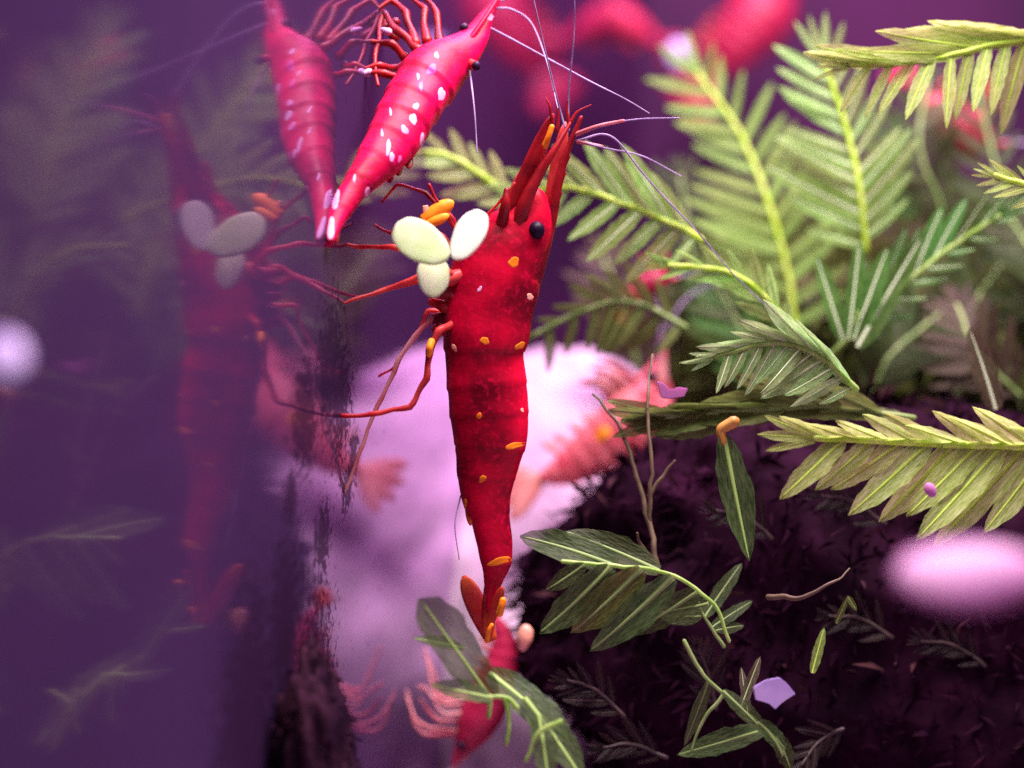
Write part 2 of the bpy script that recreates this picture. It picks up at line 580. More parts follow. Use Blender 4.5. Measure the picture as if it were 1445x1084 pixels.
def frond(label, path, n, A, B, blade='green', rib='rib_g', stem='rib_y', ratio=.30, sr=(4.5, 2.5), group='moss fronds',
          bend=.12, curl=.15, cat='moss frond', taper=.55, jit=1.0, tipleaf=True):
    """A, B = (length px, angle to the stem, tilt towards the camera) for the left and the right of the stem"""
    seed = abs(hash((path[0], path[-1]))) % 10007
    rnd = random.Random(int(path[0][0] * 7 + path[-1][1] * 13))
    root = empty('moss_frond', at(*path[0]))
    tag(root, label, cat, group)
    tube('stem', path, sr[0], sr[1], M[stem], root, n=4 * len(path) + 4, jitter=2)
    NS = 60
    sp = spline(path, NS)
    for i in range(n):
        for s, spec in ((1, A), (-1, B)):
            if spec is None: continue
            t = (i + .35 + (.5 if s < 0 else 0)) / n * .97
            j = min(int(t * NS), NS - 1)
            fr = t * NS - j
            uvd = [a + (b - a) * fr for a, b in zip(sp[j], sp[j + 1])]
            P = at(*uvd)
            T = (at(*sp[j + 1]) - at(*sp[j])).normalized()
            d = uvd[2]
            ln, ang, tilt = spec
            prof = (min(1, .55 + 2.0 * t)) * (1 - (1 - taper) * max(0, t - .25) / .75)
            ln = px(ln, d) * prof * rnd.uniform(1 - .16 * jit, 1 + .12 * jit)
            an = math.radians(ang * (1 - .35 * t) + rnd.uniform(-7, 7) * jit)
            ti = math.radians(tilt + rnd.uniform(-14, 14) * jit)
            Np = T.cross(V).normalized()
            Ld = (Np * s * math.cos(ti) - V * math.sin(ti)).normalized()
            D = T * math.cos(an) + Ld * math.sin(an)
            Nn = T.cross(Ld).normalized() * s
            if Nn.y > 0: Nn = -Nn
            Nn = (Nn + Ld * rnd.uniform(-.3, .3)).normalized()
            X = D.cross(Nn)
            bs = 1 if X.dot(T) > 0 else -1
            m = leaf_mesh(bs * bend, curl, rnd.randrange(4), blade, rib)
            put('leaflet', m, root, leaf_matrix(P - D * ln * .02, D, Nn, ln, ln * ratio * rnd.uniform(.85, 1.15)))
    if tipleaf:
        P = at(*sp[-2])
        T = (at(*sp[-1]) - at(*sp[-4])).normalized()
        for a in (-16, 0, 18):
            ti = Matrix.Rotation(math.radians(a), 3, 'Y') @ T
            ln = px(A[0] * taper * .9, sp[-1][2]) * rnd.uniform(.8, 1.1)
            put('leaflet', leaf_mesh(.05, .1, rnd.randrange(4), blade, rib), root,
                leaf_matrix(P, ti, Vector((rnd.uniform(-.3, .3), -1, rnd.uniform(-.1, .5))).normalized(), ln, ln * ratio * .8))
    return root


def sprig(name, label, stems, leaves, blade, rib, stem='rib_d', group=None, cat='moss frond', sr=(3, 1.8)):
    base = stems[0][0] if stems else leaves[0][0]
    root = empty(name, at(*base))
    tag(root, label, cat, group)
    for p in stems:
        tube('stem', p, sr[0], sr[1], M[stem], root, jitter=2)
    for k, lf in enumerate(leaves):
        b, e, wpx = lf[0], lf[1], lf[2]
        Nn = Vector(lf[3]) if len(lf) > 3 else Vector((.15, -1, .35))
        bend = lf[4] if len(lf) > 4 else .1
        bl = lf[5] if len(lf) > 5 else blade
        tp = lf[6] if len(lf) > 6 else .72
        P, Q = at(*b), at(*e)
        put('leaflet', leaf_mesh(bend, .10, k % 4, bl, rib, tip=tp), root,
            leaf_matrix(P, Q - P, Nn.normalized(), (Q - P).length, px(wpx, b[2])))
    return root


# --- moss fronds, back to front
frond('blurred pale frond with yellow tip growing up beside the tall straight frond',
      [(1125, 485, .186), (1110, 380, .187), (1085, 290, .188), (1048, 195, .19), (985, 105, .192)], 13,
      (155, 66, 10), (125, 62, 10), 'fresh', 'rib_g', 'rib_y', .24, (5, 4))
frond('tall straight frond with bright yellow-green stem and wide feathery sides',
      [(1222, 355, .176), (1213, 270, .176), (1195, 185, .177), (1163, 88, .178)], 11,
      (150, 66, 5), (125, 56, 10), 'fresh', 'rib_w', 'rib_y', .23, (5.2, 4))
frond('pale frond arching left behind the orange claw and duckweed',
      [(735, 290, .172), (692, 257, .172), (645, 226, .172), (596, 212, .172)], 5,
      (95, 48, 5), (70, 40, 10), 'pale', 'rib_w', 'rib_y', .34, (6, 4))
frond('olive frond drooping leaflets behind the middle of the dark red shrimp',
      [(968, 462, .172), (900, 428, .172), (840, 432, .172), (745, 478, .173)], 8,
      (105, 78, 5), (75, 45, 20), 'olive', 'rib_d', 'rib_d', .32, (4.5, 4))
frond('bright frond hanging fanned leaflets right beside the eye of the dark red shrimp',
      [(990, 338, .164), (940, 312, .164), (880, 288, .165), (805, 265, .166), (735, 275, .168)], 8,
      (115, 80, 5), (125, 36, 15), 'fresh', 'rib_w', 'rib_y', .30, (5, 4))
frond('slender frond with glowing lime stem rising left from the frond junction',
      [(1128, 490, .161), (1085, 425, .160), (1030, 385, .160), (945, 374, .160)], 7,
      (85, 34, 5), (75, 30, 10), 'fresh', 'rib_g', 'rib_y', .26, (5, 4))
frond('dark green frond with pale ribs pointing up right from the junction',
      [(1175, 500, .170), (1250, 425, .169), (1320, 366, .169), (1410, 305, .168)], 8,
      (125, 34, 5), (70, 50, 25), 'green', 'rib_w', 'rib_g', .28, (5, 4))
frond('long olive frond lying flat above the dark driftwood, blades pointing left',
      [(1290, 590, .157), (1150, 574, .156), (1040, 580, .155), (940, 588, .154)], 7,
      (175, 13, 20), (165, 15, 35), 'olive', 'rib_d', 'rib_d', .36, (4, 3), curl=.1)
frond('glassy grey green frond with white ribs fanning out left and down',
      [(1208, 550, .151), (1155, 502, .150), (1090, 484, .149), (1008, 503, .148)], 11,
      (105, 76, 10), (125, 14, 40), 'glass', 'rib_w', 'rib_g', .26, (5, 4))
frond('top frond with arched yellow stem and thin curved hanging leaflets',
      [(1510, 48, .156), (1410, 62, .156), (1310, 84, .155), (1200, 92, .155)], 11,
      (135, 74, 10), (170, 15, 20), 'pale', 'rib_y', 'rib_y', .24, (5, 4), bend=-.22)
frond('large yellow green frond above the blurred pink leaf, with long drooping blades',
      [(1520, 634, .149), (1410, 630, .148), (1290, 625, .147), (1150, 618, .146)], 10,
      (195, 60, 10), (130, 30, 32), 'pale', 'rib_y', 'rib_y', .30, (6.5, 5), bend=.1)
frond('small pale yellow frond tip poking in below the top frond',
      [(1520, 285, .153), (1450, 262, .153), (1405, 248, .153)], 5,
      (70, 40, 10), (60, 35, 10), 'pale', 'rib_y', 'rib_y', .24, (5, 4))
sprig('moss_frond', 'dark frond with an arched hooked tip over the driftwood edge',
      [[(1028, 905, .148), (1006, 852, .148), (945, 810, .148), (870, 799, .147), (795, 793, .147)]],
      [((870, 800, .1475), (738, 746, .148), 66, (.2, -1, .5), -.14), ((930, 806, .1485), (800, 742, .149), 60, (.2, -1, .6), -.1),
       ((862, 800, .1468), (768, 900, .146), 62, (.5, -1, .2), .12), ((905, 803, .147), (812, 900, .1465), 66, (.5, -1, .2), .12, 'olive'),
       ((950, 815, .147), (838, 925, .1465), 64, (.5, -1, .2), .1), ((985, 835, .1485), (890, 900, .149), 48, (.4, -1, .3), .1),
       ((1000, 852, .149), (925, 868, .150), 40, (.1, -1, .5), .1), ((825, 797, .1465), (772, 836, .146), 34, (.4, -1, .2), .1)],
      'dark', 'rib_d', 'rib_g', group='moss fronds', sr=(2.6, 3.2))

# --- filler fronds of the thicket behind: look-alikes
BG = [(1010, 480, 960, 250, .196), (1160, 520, 1180, 250, .198), (1290, 480, 1260, 190, .196), (1380, 500, 1330, 230, .194),
      (1460, 430, 1380, 130, .192), (1330, 520, 1450, 330, .188), (1090, 560, 1010, 400, .186), (1230, 560, 1330, 440, .182),
      (1440, 560, 1350, 430, .178), (1500, 480, 1420, 300, .186), (900, 520, 850, 360, .197), (1330, 300, 1310, 110, .19)]
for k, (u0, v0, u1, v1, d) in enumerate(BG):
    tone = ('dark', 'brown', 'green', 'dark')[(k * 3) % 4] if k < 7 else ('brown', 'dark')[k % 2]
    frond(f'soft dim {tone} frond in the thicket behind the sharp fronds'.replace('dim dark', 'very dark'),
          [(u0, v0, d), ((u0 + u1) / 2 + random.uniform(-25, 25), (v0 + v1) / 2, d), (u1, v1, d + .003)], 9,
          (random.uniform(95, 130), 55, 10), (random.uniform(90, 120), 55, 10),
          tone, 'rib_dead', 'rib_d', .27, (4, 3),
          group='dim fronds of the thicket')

DEAD = [('limp brown frond lying below the hooked dark frond', 880, 1010, 800, 960, .155), ('limp brown frond standing beside the ragged sprig', 1010, 1000, 985, 915, .156),
        ('limp brown frond spread on the driftwood under the lone hanging leaf', 1090, 760, 1010, 720, .158), ('limp brown frond under the curved twig scrap', 1260, 900, 1170, 870, .158),
        ('limp brown frond reaching down below the pale lilac fragment', 1190, 1030, 1130, 1080, .155), ('limp brown frond under the blurred pink leaf', 1390, 940, 1300, 905, .158),
        ('limp brown frond beneath the large yellow green frond', 1250, 740, 1160, 700, .159), ('limp brown frond low on the driftwood behind the foreground sprig', 940, 1070, 850, 1055, .156)]
for k, (lb, u0, v0, u1, v1, d) in enumerate(DEAD):
    frond(lb, [(u0, v0, d), ((u0 + u1) / 2, (v0 + v1) / 2 - 12, d), (u1, v1, d - .001)], 5, (62, 45, 10), (58, 45, 10), 'dead', 'rib_dead', 'rib_dead', .30, (3, 2), group='limp brown fronds')

# --- single leaves and sprigs
sprig('moss_leaf', 'single long leaf hanging from an orange joint before the driftwood',
      [[(1035, 596, .150), (1018, 606, .150), (1021, 625, .150)]],
      [((1021, 614, .150), (1056, 792, .149), 62, (.3, -1, .1), -.06)], 'dark', 'rib_g', 'orange_stem', cat='leaf', sr=(9, 6))
sprig('moss_leaf', 'brownish upright leaf with pale rib beside the thicket edge',
      [], [((1405, 578, .160), (1372, 462, .160), 50, (.2, -1, .1), -.05)], 'brown', 'rib_w', cat='leaf')
sprig('moss_sprig', 'foreground sprig with one broad rounded leaf before the lower shrimp',
      [[(730, 1000, .141), (715, 985, .141), (690, 984, .141)], [(691, 984, .140), (689, 1012, .140)], [(712, 985, .141), (718, 1010, .141), (716, 1050, .141)],
       [(790, 1018, .139), (760, 1035, .139), (742, 1075, .139)]],
      [((694, 988, .141), (594, 848, .139), 96, (.5, -1, .4), .06, 'dark', .45), ((694, 985, .140), (608, 966, .139), 42, (.1, -1, .8), .05),
       ((690, 950, .143), (812, 1040, .141), 70, (.3, -1, .6), .10), ((740, 985, .142), (835, 1100, .140), 66, (.5, -1, .4), .14),
       ((760, 1010, .140), (778, 1110, .138), 46, (.2, -1, .1), .05), ((655, 915, .142), (583, 897, .141), 26, (.1, -1, .9), -.1, 'dark')],
      'dark', 'rib_g', 'rib_g', sr=(4, 3))
sprig('moss_sprig', 'ragged sprig carrying the pale lilac fragment at its end',
      [[(965, 905, .146), (995, 955, .146), (1045, 1000, .146), (1085, 1034, .145), (1104, 1066, .145)], [(1022, 978, .147), (990, 1020, .147), (975, 1060, .147)]],
      [((1020, 975, .146), (1092, 1040, .145), 30), ((1080, 1030, .146), (955, 1068, .147), 46, (.1, -1, .6)), ((1070, 1020, .145), (1112, 1055, .145), 34),
       ((1000, 960, .148), (968, 1055, .149), 26, (.4, -1, .1)), ((1045, 1000, .148), (1072, 925, .150), 22, (.3, -1, .1), .1, 'brown'),
       ((1055, 1005, .148), (1045, 940, .150), 18, (.3, -1, .1), .1, 'brown'), ((1095, 1040, .146), (1120, 1084, .146), 36)],
      'dark', 'rib_d', 'rib_d')
sprig('moss_sprig', 'dim little sprig right of the hooked dark frond',
      [[(1020, 912, .151), (1000, 880, .151), (985, 850, .151)]],
      [((995, 870, .151), (1045, 792, .153), 30), ((1005, 885, .151), (1062, 845, .153), 24), ((990, 870, .151), (930, 872, .152), 34),
       ((1010, 890, .151), (1050, 880, .152), 22)], 'dark', 'rib_d', 'rib_d')
sprig('moss_sprig', 'upright dark green blades between the tall frond and the junction',
      [[(1200, 480, .166), (1210, 440, .166)]],
      [((1198, 480, .166), (1212, 342, .167), 44, (.5, -1, .1)), ((1205, 480, .166), (1252, 345, .167), 46, (.4, -1, .2)),
       ((1210, 490, .166), (1300, 330, .168), 48, (.4, -1, .2)), ((1190, 480, .167), (1150, 360, .168), 36, (.2, -1, .2))],
      'green', 'rib_w', 'rib_g')
sprig('moss_leaf', 'tiny lime leaf standing alone over the dark driftwood',
      [], [((1146, 950, .150), (1162, 885, .151), 20, (.2, -1, .2))], 'fresh', 'rib_y', cat='leaf')
sprig('moss_leaf', 'small curled yellowish leaf scrap above the tiny lime leaf',
      [], [((1180, 880, .151), (1196, 842, .151), 12, (.2, -1, .2)), ((1196, 842, .151), (1210, 862, .151), 12, (.2, -1, .2))], 'olive', 'rib_d', cat='leaf')
tw = tag(empty('dead_twig', at(1085, 845, .150)), 'curved brown twig scrap over the dark driftwood', 'twig')
tube('twig_body', [(1084, 842, .150), (1125, 842, .149), (1165, 828, .149), (1200, 804, .150)], 4.5, 1.2, M['rib_b'], tw, jitter=6)
ds = tag(empty('bare_stem', at(928, 806, .150)), 'thin forked bare stem between the pale stone and driftwood', 'stem')
tube('stem', [(928, 806, .151), (915, 735, .152), (893, 655, .153), (868, 592, .154), (838, 556, .155)], 4.5, 2, M['rib_b'], ds, jitter=5)
for p in ([(917, 742, .152), (919, 660, .152), (914, 570, .153), (920, 500, .155)], [(917, 700, .152), (936, 670, .152), (952, 648, .152)], [(928, 804, .151), (912, 780, .150), (898, 752, .149)]):
    tube('branch', p, 3.5, 1.8, M['rib_b'], ds, jitter=4)


# ------------------------------------------------------------------ moss tangle on the dark wood (nobody could count it)
def tangle(name, label, src, count, lpx, mat, seed, cond, parent=None):
    rnd = random.Random(seed)
    m = src.data
    faces_ = [p for p in m.polygons if cond(p.center, p.normal)]
    v, f = [], []
    for _ in range(count):
        p = rnd.choice(faces_)
        c = p.center.copy()
        D = (p.normal + Vector((rnd.gauss(0, .8), rnd.gauss(0, .5), rnd.gauss(0, .8)))).normalized()
        L_ = px(lpx, c.y) * rnd.uniform(.4, 1.3)
        S = D.cross(Vector((rnd.gauss(0, 1), rnd.gauss(0, 1), rnd.gauss(0, 1)))).normalized() * L_ * rnd.uniform(.05, .14)
        b = len(v)
        bendv = Vector((rnd.gauss(0, .2), 0, -.15)) * L_
        v += [c - D * L_ * .1, c + D * L_ * .45 + S, c + D * L_ * .45 - S, c + D * L_ + bendv]
        f += [(b, b + 1, b + 2), (b + 1, b + 3, b + 2)]
    o = put(name, mesh(name, v, f, mat), parent)
    tag(o, label if parent is None else None, 'moss' if parent is None else None, kind='stuff')
    return o


front = lambda c, n: n.y < .35
tangle('moss_tangle', 'dark wispy moss growing over the driftwood', wood, 5200, 34, M['wood'], 3, front)
tangle('moss_tangle', 'brown and olive wispy moss growing over the rock behind the fronds', mossb, 6500, 46, M['olive'], 4, front)
tangle('moss_fuzz', None, clump, 3000, 14, M['clump'], 13, lambda c, n: True, clump)
tangle('moss_tangle', 'sparse reddish brown moss threads on the driftwood', wood, 260, 46, M['wood_red'], 9, lambda c, n: n.y < .2 and n.z > .2)


# ------------------------------------------------------------------ shrimp
def body_mesh(name, rings, mat, segs, nr=96, ns=32, flare=.03, sup=2.3):
    """rings: (u, v, d, half width px in the picture plane, half depth px); segs: t positions of the shell edges"""
    sp = spline(rings, nr)
    C = [at(*r[:3]) for r in sp]
    v, f = [], []
    for i, r in enumerate(sp):
        t = i / nr
        T = (C[min(i + 1, nr)] - C[max(i - 1, 0)]).normalized()
        e1 = T.cross(V).normalized()
        e2 = e1.cross(T).normalized()
        k = 1.0
        for a, b in zip(segs[:-1], segs[1:]):
            if a <= t < b:
                q = (t - a) / (b - a)
                k = 1 + flare * (q ** 2.2) - (flare * .35 if a > segs[0] else 0)
        a1, a2 = px(max(r[3], .3), r[2]) * k, px(max(r[4], .3), r[2]) * k
        for s in range(ns):
            an = 2 * math.pi * s / ns
            c_, s_ = math.cos(an), math.sin(an)
            cx = math.copysign(abs(c_) ** (2 / sup), c_)
            cy = math.copysign(abs(s_) ** (2 / sup), s_)
            q = C[i] + e1 * a1 * cx + e2 * a2 * cy
            q += (e1 * c_ + e2 * s_) * px(1.0, r[2]) * noise.noise(q * 900)
            v.append(q)
    for i in range(nr):
        for s in range(ns):
            s2 = (s + 1) % ns
            f.append((i * ns + s, i * ns + s2, (i + 1) * ns + s2, (i + 1) * ns + s))
    f.append(tuple(range(ns))[::-1])
    f.append(tuple(nr * ns + s for s in range(ns)))
    m = mesh(name, v, f, mat)
    bm = bmesh.new(); bm.from_mesh(m)
    bmesh.ops.recalc_face_normals(bm, faces=bm.faces)
    bm.to_mesh(m); bm.free()
    return m


def bvh_of(m):
    return BVHTree.FromPolygons([v.co.copy() for v in m.vertices], [tuple(p.vertices) for p in m.polygons])


def patch(name, tree, u, v, ru, rv, rot, mat, parent, lift=.42, rnd=random.Random(5)):
    """a thin raised patch lying on the shell"""
    verts, faces = [], []
    ca, sa = math.cos(math.radians(rot)), math.sin(math.radians(rot))
    NP = 24
    ph = [rnd.uniform(0, 6.28) for _ in range(3)]
    wob = [1 + .13 * math.sin(2 * math.pi * k / NP * 2 + ph[0]) + .09 * math.sin(2 * math.pi * k / NP * 3 + ph[1]) + .05 * math.sin(2 * math.pi * k / NP * 5 + ph[2]) for k in range(NP)]
    d0 = None
    for ri, rr in enumerate((0, .3, .6, .88, 1.0)):
        for k in range(1 if ri == 0 else NP):
            an = 2 * math.pi * k / NP
            x, y = rr * ru * math.cos(an) * wob[k], rr * rv * math.sin(an) * wob[k]
            uu, vv = u + x * ca + y * sa, v - x * sa + y * ca
            dr = Vector(((uu - 722.5) * K, 1, (542 - vv) * K)).normalized()
            hit = tree.ray_cast(Vector((0, 0, 0)), dr)
            p = hit[0]
            if p is None:
                p = tree.find_nearest(dr * ((d0 or .15) / dr.y))[0]
            d0 = p.y
            h = lift if ri < 4 else -.05
            verts.append(p - dr * px(h, p.y))
    for k in range(NP):
        k2 = (k + 1) % NP
        faces.append((0, 1 + k, 1 + k2))
        for r_ in (0, 1, 2):
            a = 1 + r_ * NP
            faces.append((a + k, a + NP + k, a + NP + k2, a + k2))
    return put(name, mesh(name, verts, faces, mat), parent)


def eye(u, v, d, r, parent, stalk=None, mat='eye', smat='limb_dark'):
    bm = bmesh.new()
    bmesh.ops.create_uvsphere(bm, u_segments=18, v_segments=12, radius=px(r, d))
    c = at(u, v, d)
    for x in bm.verts:
        x.co = Vector((x.co.x, x.co.y, x.co.z * 1.08)) + c
    m = bpy.data.meshes.new('eye'); bm.to_mesh(m); bm.free()
    m.materials.append(M[mat])
    m.polygons.foreach_set("use_smooth", [True] * len(m.polygons))
    e = put('eye', m, parent)
    if stalk:
        tube('eye_stalk', stalk, r * .75, r * .95, M[smat], parent)
    return e


def blade(name, base, tip, wpx, mat, parent, thick=.12, N=(.1, -1, .1), curl=.05, round_=.5):
    """a thick rounded blade: tail fan lobe or antennal scale"""
    P, Q = at(*base), at(*tip)
    D = (Q - P)
    L_ = D.length
    D.normalize()
    X = D.cross(Vector(N).normalized()).normalized()
    Z = X.cross(D)
    W = px(wpx, base[2]) / 2
    v, f = [], []
    nt, ns = 14, 8
    for i in range(nt + 1):
        t = i / nt
        wd = W * ((t + .12) ** round_) * max(1 - t ** 3.2, .02) ** .55
        for s in range(ns):
            an = 2 * math.pi * s / ns
            v.append(P + D * L_ * t + X * wd * math.cos(an) + Z * (wd * thick * math.sin(an) - curl * L_ * t * t))
    for i in range(nt):
        for s in range(ns):
            s2 = (s + 1) % ns
            f.append((i * ns + s, i * ns + s2, (i + 1) * ns + s2, (i + 1) * ns + s))
    f.append(tuple(range(ns))[::-1]); f.append(tuple(nt * ns + s for s in range(ns)))
    return put(name, mesh(name, v, f, mat), parent)


# --- the main, dark red shrimp climbing beside the glass
DM = .150
root = empty('shrimp', at(690, 540, DM))
tag(root, 'dark red shrimp with orange spots hanging head up in the middle', 'shrimp', 'shrimp in the tank')
edge = [(268, 722, 752), (285, 712, 774), (310, 698, 781), (331, 681, 778), (352, 662, 772), (378, 640, 765), (405, 632, 760), (432, 628, 753), (471, 626, 746),
        (494, 627, 740), (518, 629, 740), (549, 631, 744), (585, 635, 746), (610, 638, 745), (628, 641, 741), (650, 643, 734), (670, 645, 728),
        (698, 650, 722), (732, 664, 720), (760, 671, 723), (785, 677, 723), (800, 680, 719), (815, 682, 712), (833, 684, 704), (850, 686, 698), (866, 688, 693)]
rings = []
for (v, l, r) in edge:
    hw = (r - l) / 2
    dp = hw * (.78 if v < 500 else .72 if v < 700 else .8)
    rings.append(((l + r) / 2, v, DM, hw, min(dp, 46)))
n_ = len(edge) - 1
def tv(v):
    for k in range(n_):
        if edge[k][0] <= v <= edge[k + 1][0]:
            return (k + (v - edge[k][0]) / (edge[k + 1][0] - edge[k][0])) / n_
    return 1.0
segs = [tv(x) for x in (330, 497, 545, 588, 634, 678, 728, 798, 866)]
bmain = body_mesh('body', rings, M['shell'], segs, nr=150, ns=40)
body = put('body', bmain, root)
tree = bvh_of(bmain)
for (u, v, ru, rv, rot, mt) in [(725, 370, 8, 7, 0, 'orange'), (684, 481, 6.8, 5, 0, 'orange'), (734, 488, 8, 4.5, 40, 'orange'),
                                (676, 587, 4.2, 4.2, 0, 'orange'), (727, 629, 14.5, 4.5, 8, 'orange'), (681, 676, 6.5, 4.2, 30, 'orange'),
                                (706, 792, 16.5, 6, 14, 'orange'), (644, 393, 2.5, 4, 0, 'peach'), (677, 408, 2.5, 4.5, -30, 'pinkspot'),
                                (748, 419, 5, 4.5, 0, 'peach'), (737, 579, 2.3, 3, 0, 'peach'), (641, 491, 3, 6, 20, 'peach'), (655, 712, 3.5, 9, -15, 'orange')]:
    patch('pigment_spot', tree, u, v, ru, rv, rot, M[mt], body)
# rostrum, antennal scales, peduncles
ro = tube('rostrum', [(745, 420, DM), (762, 365, DM), (777, 310, DM), (787, 262, DM), (799, 218, DM), (820, 166, DM)], 14, 3, M['limb_dark'], root, n=40)
for k, (a, b) in enumerate([((790, 285), (779, 268)), ((796, 255), (785, 240)), ((801, 232), (791, 216))]):
    tube('rostrum_tooth', [(a[0] - 4, a[1], DM), (b[0] + 14, b[1] + 4, DM)], 3.5, .8, M['limb_dark'], ro)
blade('antennal_scale', (716, 318, DM - .0008), (781, 160, DM - .0015), 34, M['limb_dark'], root, .3, (.6, -1, 0), .0, .12)
tube('antennule', [(728, 330, DM - .0008), (742, 285, DM - .0014), (760, 248, DM - .0015), (782, 212, DM - .0015), (806, 172, DM - .001)], 13, 2.5, M['limb_dark'], root, n=30)
blade('antennal_scale', (772, 320, DM + .001), (798, 172, DM + .001), 30, M['limb'], root, .3, (.6, -1, 0), .0, .2)
blade('antennal_scale', (716, 305, DM - .0002), (738, 240, DM - .0004), 22, M['limb'], root, .25, (.3, -1, 0), .0, .2)
tube('antenna_base', [(708, 318, DM - .001), (713, 290, DM - .002), (715, 268, DM - .002)], 10, 4, M['limb_dark'], root)
tube('pigment_spot', [(769, 206, DM - .0022), (774, 193, DM - .0024), (779, 179, DM - .0024)], 4.6, 4.0, M['orange'], root)
eye(757, 325, DM - .0012, 12, root)
blade('eye_stalk', (753, 340, DM - .001), (764, 298, DM - .0008), 22, M['shell_wine'], root, .6, (.1, -1, 0), 0, .3)
eye(764, 318, DM + .0018, 12, root)
ANT = [[(812, 190, DM), (845, 178, DM - .001), (890, 169, DM - .002), (962, 165, DM - .003)],
       [(815, 200, DM), (850, 208, DM), (905, 220, DM + .001), (960, 250, DM + .002)],
       [(800, 185, DM), (792, 150, DM), (775, 85, DM - .001), (748, -10, DM - .002)],
       [(804, 185, DM), (806, 140, DM), (809, 60, DM - .001), (808, -15, DM - .002)],
       [(812, 200, DM), (860, 190, DM), (905, 245, DM + .001), (985, 332, DM + .003), (1085, 432, DM + .006)]]
ants = []
for k, p in enumerate(ANT):
    ants.append(tube('antenna', p, 1.7, .8, M['antenna'], root, n=40, jitter=8, jf=.008))
tube('antenna_segment', [(812, 190, DM), (845, 178, DM - .001), (880, 170.5, DM - .002)], 3.6, 2.2, M['antenna_red'], ants[0])
tube('antenna_segment', [(815, 200, DM), (850, 207, DM)], 3.2, 2.2, M['antenna_red'], ants[1])
# legs reaching to the glass
LEGS = [([(648, 395, DM - .001), (600, 362, DM - .003), (555, 350, DM - .003), (505, 346, DM - .002), (464, 343, DM - .003)], 7, 2.8, 'limb'),
        ([(640, 420, DM - .001), (610, 385, DM - .001), (578, 396, DM - .001), (545, 408, DM - .001), (500, 422, DM - .002), (464, 433, DM - .003)], 8, 2.2, 'limb'),
        ([(640, 425, DM + .001), (600, 398, DM + .001), (570, 402, DM + .001), (530, 414, DM + .001), (505, 420, DM + .002)], 6, 2.5, 'limb'),
        ([(640, 440, DM), (612, 448, DM), (585, 475, DM), (560, 515, DM), (533, 573, DM), (508, 640, DM), (486, 694, DM)], 6, 3.2, 'antenna_red'),
        ([(640, 455, DM - .001), (620, 468, DM - .002), (606, 492, DM - .002), (602, 535, DM - .002), (579, 574, DM - .002), (530, 583, DM - .002), (482, 587, DM - .002)], 8, 4, 'limb'),
        ([(638, 440, DM + .002), (605, 440, DM + .002), (590, 470, DM + .002), (560, 515, DM + .002), (534, 531, DM + .003)], 5, 2.2, 'limb'),
        ([(650, 370, DM + .001), (625, 335, DM + .001), (590, 312, DM + .001), (555, 330, DM + .001), (530, 318, DM + .002)], 6, 2.5, 'limb_dark'),
        ([(655, 360, DM + .002), (640, 310, DM + .002), (600, 272, DM + .002), (560, 262, DM + .002), (540, 285, DM + .003)], 5, 2.5, 'limb_dark'),
        ([(680, 330, DM - .001), (690, 305, DM - .001), (708, 280, DM - .002), (726, 258, DM - .002)], 4, 2, 'limb'),
        ([(660, 360, DM - .001), (648, 330, DM - .001), (628, 300, DM - .002), (604, 262, DM - .002)], 5, 3, 'limb_dark')]
for p in ([(778, 168, DM - .0015), (776, 150, DM - .0015), (770, 138, DM - .0015)], [(803, 176, DM), (800, 152, DM), (803, 136, DM)], [(806, 172, DM - .001), (815, 158, DM - .001), (834, 148, DM - .001)], [(786, 185, DM), (788, 160, DM), (784, 142, DM)]):
    tube('flagellum', p, 3, .8, M['limb_dark'], root)
for k, v in enumerate((398, 415, 434, 452, 470)):
    tube('leg_base', [(650, v - 8, DM - .001 + .0004 * k), (628, v - 3, DM - .0014 + .0004 * k), (604 + 3 * k, v - 4 + 5 * (k % 2), DM - .001 + .0004 * k)], 12, 7, M['limb_dark' if k % 2 else 'limb'], root, jitter=6)
legs_ = []
for p, r0, r1, mt in LEGS:
    legs_.append(tube('leg', p, r0 * .68, r1 * .68, M[mt], root, n=36, jitter=3, bulge=.3, sharp=True))
tube('leg_joint', [(609, 482, DM - .0022), (606, 491, DM - .0024), (605, 500, DM - .0022)], 5.5, 5, M['orange'], legs_[4])
blade('claw', (596, 312, DM - .002), (640, 284, DM - .002), 30, M['orange'], legs_[-1], .6, (0, -1, .2), 0, .3)
blade('claw', (600, 318, DM - .0022), (634, 303, DM - .0022), 20, M['orange'], legs_[-1], .6, (0, -1, .2), 0, .3)
blade('claw', (600, 290, DM - .002), (604, 318, DM - .002), 14, M['peach'], legs_[-1], .6, (0, -1, .2), 0, .3)
# swimmerets under the abdomen and the tail fan
for (u, v, L_, w_) in [(640, 520, 34, 20), (642, 565, 36, 20), (648, 610, 34, 18), (654, 655, 34, 16)]:
    blade('swimmeret', (u + 8, v - 12, DM), (u - 4, v + L_, DM + .0006), w_, M['tailfan'], root, .25, (-.5, -1, 0), .05)
blade('swimmeret', (658, 690, DM), (664, 742, DM - .0005), 16, M['tailfan'], root, .25, (-.5, -1, 0), .0)
blade('uropod', (694, 905, DM + .001), (654, 812, DM + .002), 38, M['tailfan'], root, .16, (.1, -1, .1), .02, .4)
blade('uropod', (690, 884, DM - .0005), (709, 828, DM - .001), 20, M['tailfan'], root, .25, (.2, -1, 0), .02, .4)
blade('uropod', (690, 820, DM), (689, 905, DM + .0008), 26, M['tailfan'], root, .25, (.2, -1, 0), .02, .4)
tube('pigment_spot', [(705, 866, DM - .0015), (708, 855, DM - .0017), (710, 847, DM - .0017)], 5.5, 5, M['orange'], root)
tube('pigment_spot', [(687, 905, DM - .0008), (690, 890, DM - .001), (694, 882, DM - .001)], 3.5, 3, M['orange'], root)
tube('bristle', [(650, 700, DM), (642, 740, DM - .001), (648, 790, DM - .001)], 1.2, .7, M['antenna'], root)

